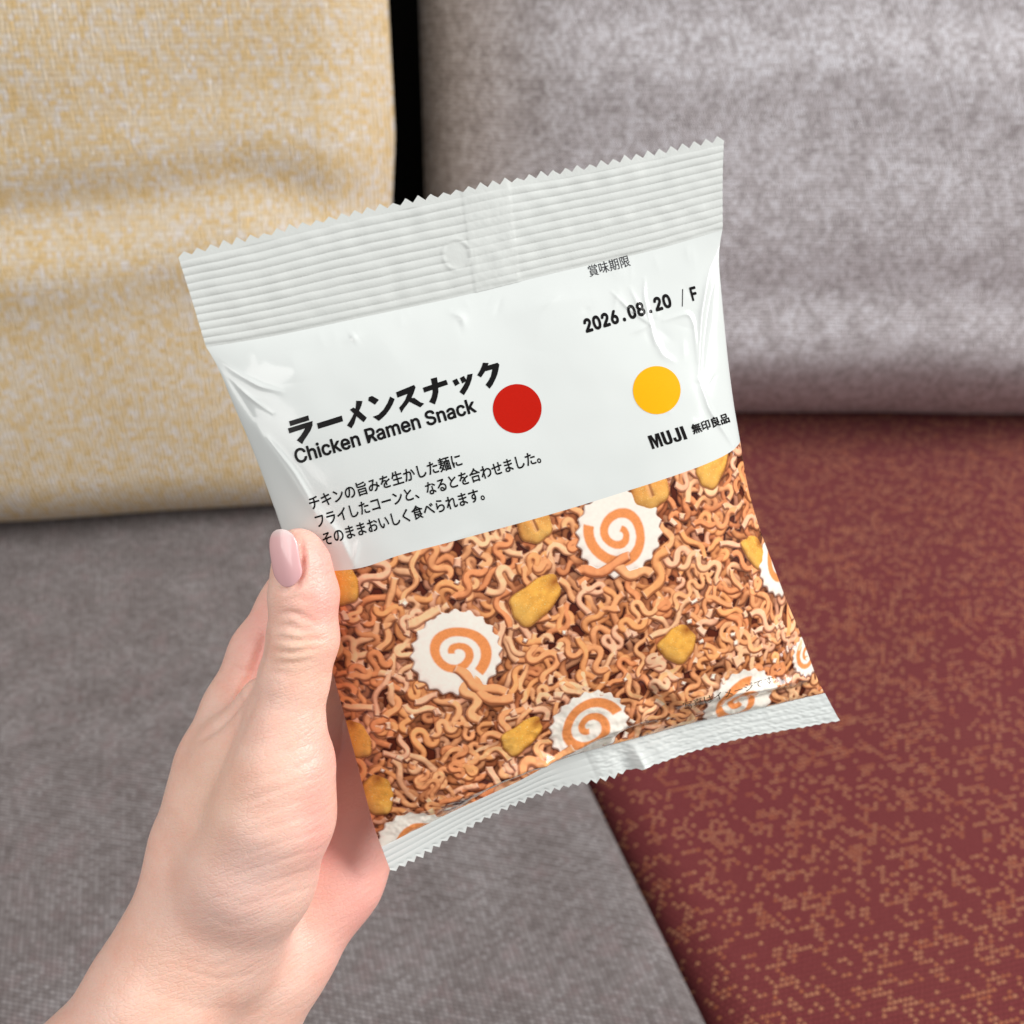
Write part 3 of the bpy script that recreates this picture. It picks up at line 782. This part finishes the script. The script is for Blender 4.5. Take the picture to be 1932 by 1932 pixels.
write('description_line', 'そのままおいしく食べられます。', c3(404,1300), c3(1404,1010), 27, INK, .020, em='ink')
write('date_caption', '賞味期限', c2(926,996), c2(1180,926), 22, INK_SOFT, .004, em='ink')
write('date_stamp', '2026.08.20', c2(903,1344), c2(1440,1180), 27.5, INK, .040, FONT, mono=.47)
write('date_stamp', '/', c2(1495,1166), c2(1512,1160), 27, INK, .004, FONT, shear=.25)
write('date_stamp', 'F', c2(1562,1146), c2(1600,1136), 27, INK, .030, FONT)
muji = [[(0,0),(0,100),(22,100),(32,52),(42,100),(64,100),(64,0),(49,0),(49,66),(36,0),(28,0),(15,66),(15,0)],
        [(72,100),(90,100),(90,24),(94,16),(100,16),(104,24),(104,100),(122,100),(122,22),(116,6),(106,0),(88,0),(78,6),(72,22)],
        [(128,36),(144,36),(144,22),(147,16),(152,16),(155,22),(155,100),(173,100),(173,20),(168,6),(158,0),(142,0),(132,6),(128,18)],
        [(181,0),(181,100),(200,100),(200,0)]]
m0 = np.array(c4(766,345)); m1 = np.array(c4(968,286)); ex = (m1-m0)/200.; ey = np.array([ex[1], -ex[0]])/np.linalg.norm(ex)*.265
lay('brand_mark', poly_bm([on_front(m0+np.array(P, float)[:, :1]*ex+np.array(P, float)[:, 1:]*ey-np.array(P, float)[:, 1:]*ex*.06) for P in muji]), INK)
write('brand_name', '無印良品', c4(1002,262), c4(1214,190), 20, INK, .036, em='ink')
write('picture_note', '写真はイメージです。', c4(952,1842), c4(1490,1678), 15, INK_BROWN, .0, em='ink')
def dot(name, cx, cy, r, mat):
    a = np.linspace(0, 2*np.pi, 73)[:-1]
    rings = [on_front(np.c_[cx+r*k*np.cos(a), cy+r*1.01*k*np.sin(a)]) for k in (1, .75, .5, .25)]
    bm = bmesh.new(); R_ = [[bm.verts.new((*q, 0)) for q in g] for g in rings]
    for i in range(3):
        for j in range(72): bm.faces.new([R_[i][j], R_[i][(j+1) % 72], R_[i+1][(j+1) % 72], R_[i+1][j]])
    bm.faces.new(R_[3])
    o = lay(name, bm, mat, maxlen=2.0); return o
tag(dot('printed_dot', 975.8, 771, 46, RED), 'red printed dot')
tag(dot('printed_dot', 1239, 736, 45, YEL), 'yellow printed dot')

# ------------------------------------------------------------------ hand
def cp(px, py, d): return ray(px, py)*d                    # a joint of the hand, millimetres, camera space
PRIMS = []      # (a, b, ra, rb, blend)
def chain(pts, k=4.0):
    for p, q in zip(pts[:-1], pts[1:]): PRIMS.append((cp(*p[:3]), cp(*q[:3]), p[3], q[3], k))
chain([(-30,2420,256,23),(170,2080,262,20.5),(312,1860,265,17.0),(372,1740,266,15.5)], 8)           # forearm, thumb side
chain([(150,2440,282,21),(340,2110,284,18),(452,1900,286,16.0),(520,1790,286,15)], 8)             # forearm, little-finger side
chain([(372,1740,266,15.5),(392,1600,268,13.2),(425,1450,271,11.5),(456,1345,274,10.3)], 8)      # index metacarpal
chain([(440,1780,276,15),(510,1560,288,12),(560,1400,296,11)], 8)               # middle metacarpal
chain([(480,1800,284,15),(600,1600,300,12),(650,1440,310,11)], 8)               # ring metacarpal
chain([(520,1790,286,15),(622,1648,292,14.2),(690,1520,304,12.5),(715,1440,315,11)], 8)          # little-finger side of the palm
chain([(400,1760,264,15),(462,1640,256,14),(505,1530,252,12.8),(525,1440,250,10.6),(538,1365,249,9.0)], 6)   # thumb metacarpal
chain([(440,1790,268,12),(498,1660,259,11.3),(538,1540,255,10.6),(546,1450,251,10.2)], 6)
chain([(505,1330,256,7.5),(455,1420,262,10),(410,1520,264,12)], 5)            # ball of the thumb
chain([(538,1365,249,9.0),(555,1280,248,8.1),(572,1205,246.5,8.1)], 3)            # thumb
chain([(572,1205,246.5,8.1),(573,1120,246,7.9),(568,1062,245,6.4),(562,1040,244.5,5.4)], 3)
chain([(456,1345,274,10.3),(500,1235,276,9.2),(549,1150,277.5,8.7),(590,1060,279,8.2)], 3)             # index finger, going behind the bag
chain([(590,1060,279,8.2),(660,960,287,7.6),(735,905,286,6.8)], 3)
chain([(560,1400,296,11),(640,1180,303,9),(690,1090,304,8.2)], 3)                 # middle
chain([(690,1090,304,8.2),(800,1010,303,7.6),(890,990,298,6.6)], 3)
chain([(650,1440,310,11),(720,1250,318,8.8),(770,1180,319,8)], 3)                 # ring
chain([(770,1180,319,8),(880,1120,313,7.4),(960,1100,306,6.5)], 3)
chain([(715,1440,315,11),(790,1330,321,7.8),(830,1280,320,7)], 3)                 # little
chain([(830,1280,320,7),(920,1240,315,6.5),(980,1225,311,5.8)], 3)
VOX = .75
lo = np.array([-172., -222., -345.]); hi = np.array([8., 18., -228.])
dims = np.ceil((hi-lo)/VOX).astype(int)
axs = [lo[i]+VOX*np.arange(dims[i]) for i in range(3)]
SD = np.full(dims, 60.0, np.float32)
for a, b, ra, rb, k in PRIMS:
    pad = max(ra, rb)+k+4
    sl = []
    for i in range(3):
        i0 = max(0, int((min(a[i], b[i])-pad-lo[i])/VOX)); i1 = min(dims[i], int((max(a[i], b[i])+pad-lo[i])/VOX)+2); sl.append(slice(i0, max(i1, i0)))
    sl = tuple(sl)
    X, Y, Z = np.meshgrid(*[axs[i][sl[i]] for i in range(3)], indexing='ij', sparse=True)
    ab = b-a; l2 = ab@ab
    t = np.clip(((X-a[0])*ab[0]+(Y-a[1])*ab[1]+(Z-a[2])*ab[2])/l2, 0, 1)
    d = np.sqrt((X-a[0]-t*ab[0])**2+(Y-a[1]-t*ab[1])**2+(Z-a[2]-t*ab[2])**2)-(ra+(rb-ra)*t)
    cur = SD[sl]
    h = np.clip(.5+.5*(cur-d)/k, 0, 1)
    SD[sl] = (cur*(1-h)+d*h-k*h*(1-h)).astype(np.float32)
def surface_nets(A):
    I = A < 0
    nx, ny, nz = A.shape
    cnt = np.zeros((nx-1, ny-1, nz-1), np.int8)
    for i in (0, 1):
        for j in (0, 1):
            for k in (0, 1): cnt += I[i:nx-1+i, j:ny-1+j, k:nz-1+k]
    act = (cnt > 0) & (cnt < 8)
    idx = np.full(act.shape, -1, np.int64); cells = np.argwhere(act); idx[act] = np.arange(len(cells))
    acc = np.zeros((len(cells), 3)); num = np.zeros(len(cells))
    corners = [(i, j, k) for i in (0, 1) for j in (0, 1) for k in (0, 1)]
    for c0 in corners:
        for ax in range(3):
            if c0[ax]: continue
            c1 = list(c0); c1[ax] = 1
            v0 = A[cells[:, 0]+c0[0], cells[:, 1]+c0[1], cells[:, 2]+c0[2]].astype(float); v1 = A[cells[:, 0]+c1[0], cells[:, 1]+c1[1], cells[:, 2]+c1[2]].astype(float)
            m = (v0 < 0) != (v1 < 0)
            t = np.where(m, v0/np.where(m, v0-v1, 1), 0)
            p = np.tile(np.array(c0, float), (len(cells), 1)); p[:, ax] = t
            acc[m] += p[m]; num[m] += 1
    V = cells+acc/num[:, None]
    Q = []
    for ax in range(3):
        u, v = (ax+1) % 3, (ax+2) % 3
        s0 = [slice(None)]*3; s1 = [slice(None)]*3; s0[ax] = slice(0, -1); s1[ax] = slice(1, None)
        e = I[tuple(s0)] != I[tuple(s1)]
        E_ = np.argwhere(e); E_ = E_[(E_[:, u] > 0) & (E_[:, v] > 0) & (E_[:, u] < A.shape[u]-1) & (E_[:, v] < A.shape[v]-1)]
        ins = I[E_[:, 0], E_[:, 1], E_[:, 2]]
        def cid(du, dv):
            c_ = E_.copy(); c_[:, u] += du; c_[:, v] += dv; return idx[c_[:, 0], c_[:, 1], c_[:, 2]]
        q = np.stack([cid(-1, -1), cid(0, -1), cid(0, 0), cid(-1, 0)], 1)
        q[~ins] = q[~ins][:, ::-1]; Q.append(q)
    return V, np.concatenate(Q)
V, Q = surface_nets(SD)
V = lo+V*VOX
def relax(V, Q, it, lam=.5):
    e = np.unique(np.sort(np.concatenate([Q[:, [0, 1]], Q[:, [1, 2]], Q[:, [2, 3]], Q[:, [3, 0]]]), 1), axis=0)
    deg = np.bincount(e.ravel(), minlength=len(V))[:, None]
    for i in range(it):
        A = np.stack([np.bincount(e[:, 0], V[e[:, 1], c], len(V))+np.bincount(e[:, 1], V[e[:, 0], c], len(V)) for c in range(3)], 1)
        V = V+(lam if i % 2 == 0 else -lam*1.04)*(A/np.maximum(deg, 1)-V)
    return V
V = relax(V, Q, 10)
def vnormals(V, Q):
    fn = np.cross(V[Q[:, 2]]-V[Q[:, 0]], V[Q[:, 3]]-V[Q[:, 1]])
    N = np.stack([sum(np.bincount(Q[:, k], fn[:, c], len(V)) for k in range(4)) for c in range(3)], 1)
    return N/np.maximum(np.linalg.norm(N, axis=1, keepdims=True), 1e-9)
N = vnormals(V, Q)
vx = 966+V[:, 0]/-V[:, 2]*1932*F; vy = 966-V[:, 1]/-V[:, 2]*1932*F; dep = -V[:, 2]
facing = np.clip(-(N*V).sum(1)/np.linalg.norm(V, axis=1)*2.5, 0, 1)
def groove(pts, depth, w, maxdep):
    global disp_
    P = smooth_curve(np.array(pts, float), 24, 1) if len(pts) > 2 else np.array(pts, float)
    best = np.full(len(V), 1e9); tt = np.zeros(len(V))
    for i in range(len(P)-1):
        d, t = seg_dist(vx, vy, P[i], P[i+1]); b = d < best; best[b] = d[b]; tt[b] = (i+t[b])/(len(P)-1)
    disp_ += np.where(dep < maxdep, facing*-1.08*depth*np.exp(-(best/w)**2)*np.sin(np.pi*np.clip(tt*.9+.05, 0, 1))**.6, 0)
disp_ = np.zeros(len(V))
for pts, d, w in (([(530,1136),(560,1128),(592,1134)], .35, 4), ([(527,1158),(556,1156),(598,1176)], .55, 5), ([(522,1186),(545,1180),(568,1190),(585,1188)], .70, 5),
                  ([(518,1204),(560,1210),(612,1206)], .8, 5), ([(516,1228),(550,1234),(600,1222)], .75, 5), ([(512,1250),(550,1252),(590,1245)], .40, 5), ([(505,1268),(550,1272)], .25, 5)):
    groove(pts, d, w, 256)
for i in range(9):                                          # skin folds running across the ball of the thumb
    y0 = 1395+i*34; groove([(470-4*i, y0+52), (540, y0+22), (612, y0)], .16, 4, 275)
groove([(500,1200),(479,1267),(449,1322),(412,1368),(370,1398)], 1.5, 9, 290)
groove([(486,1300),(462,1345),(442,1390),(425,1440)], .7, 13, 290)
groove([(430,1255),(455,1266),(480,1264)], .5, 5, 290)
groove([(330,1822),(410,1850),(480,1838)], 0.16, 5, 290)
groove([(300,1790),(380,1822),(450,1822)], 0.10, 5, 290)
groove([(380,1720),(440,1752),(510,1728)], 0.12, 5, 290)
groove([(400,1690),(470,1706),(540,1670)], 0.10, 5, 290)
groove([(280,1870),(380,1905),(470,1900)], 0.10, 6, 290)
groove([(569,1020),(572,1062),(566,1098),(548,1119),(522,1112)], .7, 5, 256)
groove([(578,1030),(583,1070),(576,1110),(552,1130)], -.35, 7, 256)
groove([(600,1425),(570,1445),(530,1470)], .3, 5, 262)
V = V+N*disp_[:, None]
# redness of the skin: where blood shows through (finger tip, rim of the thumb ball, heel of the palm, finger side)
def blob(x, y, rx, ry, rot=0):
    c_, s_ = math.cos(rot), math.sin(rot); dx, dy = vx-x, vy-y
    return np.exp(-((dx*c_+dy*s_)/rx)**2-((-dx*s_+dy*c_)/ry)**2)
red = .9*blob(615,1130,45,90)+.55*blob(600,1040,40,40)+.6*blob(630,1420,60,60)+.7*blob(600,1560,40,90)+.55*blob(500,1250,30,80)*(dep > 255)+.8*blob(690,1700,90,260)*(dep > 262)+.35*blob(470,1180,60,120)*(dep > 258)
yel = .7*blob(560,1230,45,45)+.5*blob(400,1500,90,120)+.3*blob(300,1800,120,160)
vein_shade = .8*blob(485,1635,80,80, .5)+.6*blob(430,1740,120,70,.3)  # greyish veins together with shading, both put into the skin colour
o_hand = None
n = NT('skin'); c = n.co()
ra_ = n.n('ShaderNodeAttribute', _attribute_name='tone'); sp = n.n('ShaderNodeSeparateColor'); n.link(ra_.outputs['Color'], sp.inputs[0])
mot = n.ramp(n.noise(c, 105, 5, .68), [(.32, (0, 0, 0)), (.68, (1, 1, 1))])
base = n.mix(mot, (.91, .515, .40), (.95, .625, .51))
base = n.mix(n.math('MULTIPLY', sp.outputs[0], 1.0), base, (.95, .42, .36))
base = n.mix(n.math('MULTIPLY', sp.outputs[1], .55), base, (.86, .60, .40))
base = n.mix(n.math('MULTIPLY', sp.outputs[2], .58), base, (.66, .475, .44))
vor = n.n('ShaderNodeTexVoronoi', _feature='DISTANCE_TO_EDGE'); n.link(n.map(n.map(c, rot=(0, 0, -.35)), (.6, 1.2, 1)), vor.inputs['Vector']); vor.inputs['Scale'].default_value = 900
lines = n.noise(n.map(n.map(c, rot=(0, 0, -.38)), (.13, 1, .3)), 520, 3, .65)
hh = n.math('ADD', n.math('MULTIPLY', n.math('MINIMUM', vor.outputs[0], .2), 1.1), n.math('MULTIPLY', lines, 1.7))
nb = n.bump(hh, .00028, .65)
M_SKIN = n.done(base, .40, nb, Subsurface_Weight=.22, Subsurface_Scale=.006, Specular_IOR_Level=.4)
n.b.inputs['Subsurface Radius'].default_value = (1.0, .35, .2)
hand = put('hand', V*.001, Q, M_SKIN, M=Matrix(CM.tolist()))
color_attr(hand, 'tone', np.c_[np.clip(red, 0, 1), np.clip(yel, 0, 1), np.clip(vein_shade, 0, 1)])
tag(hand, 'bare left hand and wrist gripping the snack bag between thumb and fingers', 'hand')
# thumb nail: a curved plate seated on the end of the thumb
def nail():
    nr, nc = 40, 28
    base_c = cp(543, 1108, 237.6); tip_c = cp(526, 999, 236.6)
    ax = tip_c-base_c; L = np.linalg.norm(ax); ax /= L
    out = cp(535, 1050, 1); out = -out/np.linalg.norm(out)           # towards the viewer
    out = out+np.array([-.62, .05, 0]); out -= ax*(out@ax); out /= np.linalg.norm(out)
    side = np.cross(ax, out)
    t = np.linspace(0, 1, nr)[:, None]; s = np.linspace(-1, 1, nc)[None]
    half = 3.85*np.clip(1-np.clip((.30-t)/.30, 0, 1)**2.4*.42, 0, 1)*np.sqrt(np.clip(1-np.clip((t-.62)/.385, 0, 1)**2.3, 0, 1))
    half = np.maximum(half, .05)
    x = s*half
    curv = -x**2/12.5
    y = t*L+.9*(s**2)*np.where(t < .3, (1-t/.3), 0)
    lift = .9*np.sin(np.pi*np.clip(t*.8+.1, 0, 1))-.25+curv
    P = base_c+ax*y[..., None]+side*x[..., None]+out*lift[..., None]
    P2 = P-out*.55
    V_ = np.r_[P.reshape(-1, 3), P2.reshape(-1, 3)]
    f = grid_faces(nr, nc); rim = np.r_[np.arange(nc), np.arange(1, nr)*nc+nc-1, (nr-1)*nc+np.arange(nc-2, -1, -1), np.arange(nr-2, 0, -1)*nc]
    r2 = np.roll(rim, -1); side_f = np.stack([rim, r2, r2+nr*nc, rim+nr*nc], 1)
    return V_, np.r_[f, f[:, ::-1]+nr*nc, side_f], np.r_[np.repeat(t, nc, 1).ravel(), np.repeat(t, nc, 1).ravel()]
NV, NF, nt_ = nail()
n = NT('nail_gloss'); c = n.co()
na = n.n('ShaderNodeAttribute', _attribute_name='along'); sp = n.n('ShaderNodeSeparateColor'); n.link(na.outputs['Color'], sp.inputs[0])
colr = n.ramp(sp.outputs[0], [(0.0, (.80, .43, .45)), (.25, (.86, .47, .48)), (.86, (.92, .54, .53)), (.95, (.90, .66, .63)), (1.0, (.90, .76, .72))])
M_NAIL = n.done(n.mix(n.math('MULTIPLY', n.noise(n.map(c, (1, .15, 1)), 600, 2), .3), colr, (.90, .60, .60)), .20, Specular_IOR_Level=.5, Coat_Weight=.5, Coat_Roughness=.06)
nl = put('thumbnail', NV*.001, NF, M_NAIL)
nl.parent = hand; nl.matrix_parent_inverse = Matrix.Identity(4)
color_attr(nl, 'along', np.c_[nt_, nt_, nt_])
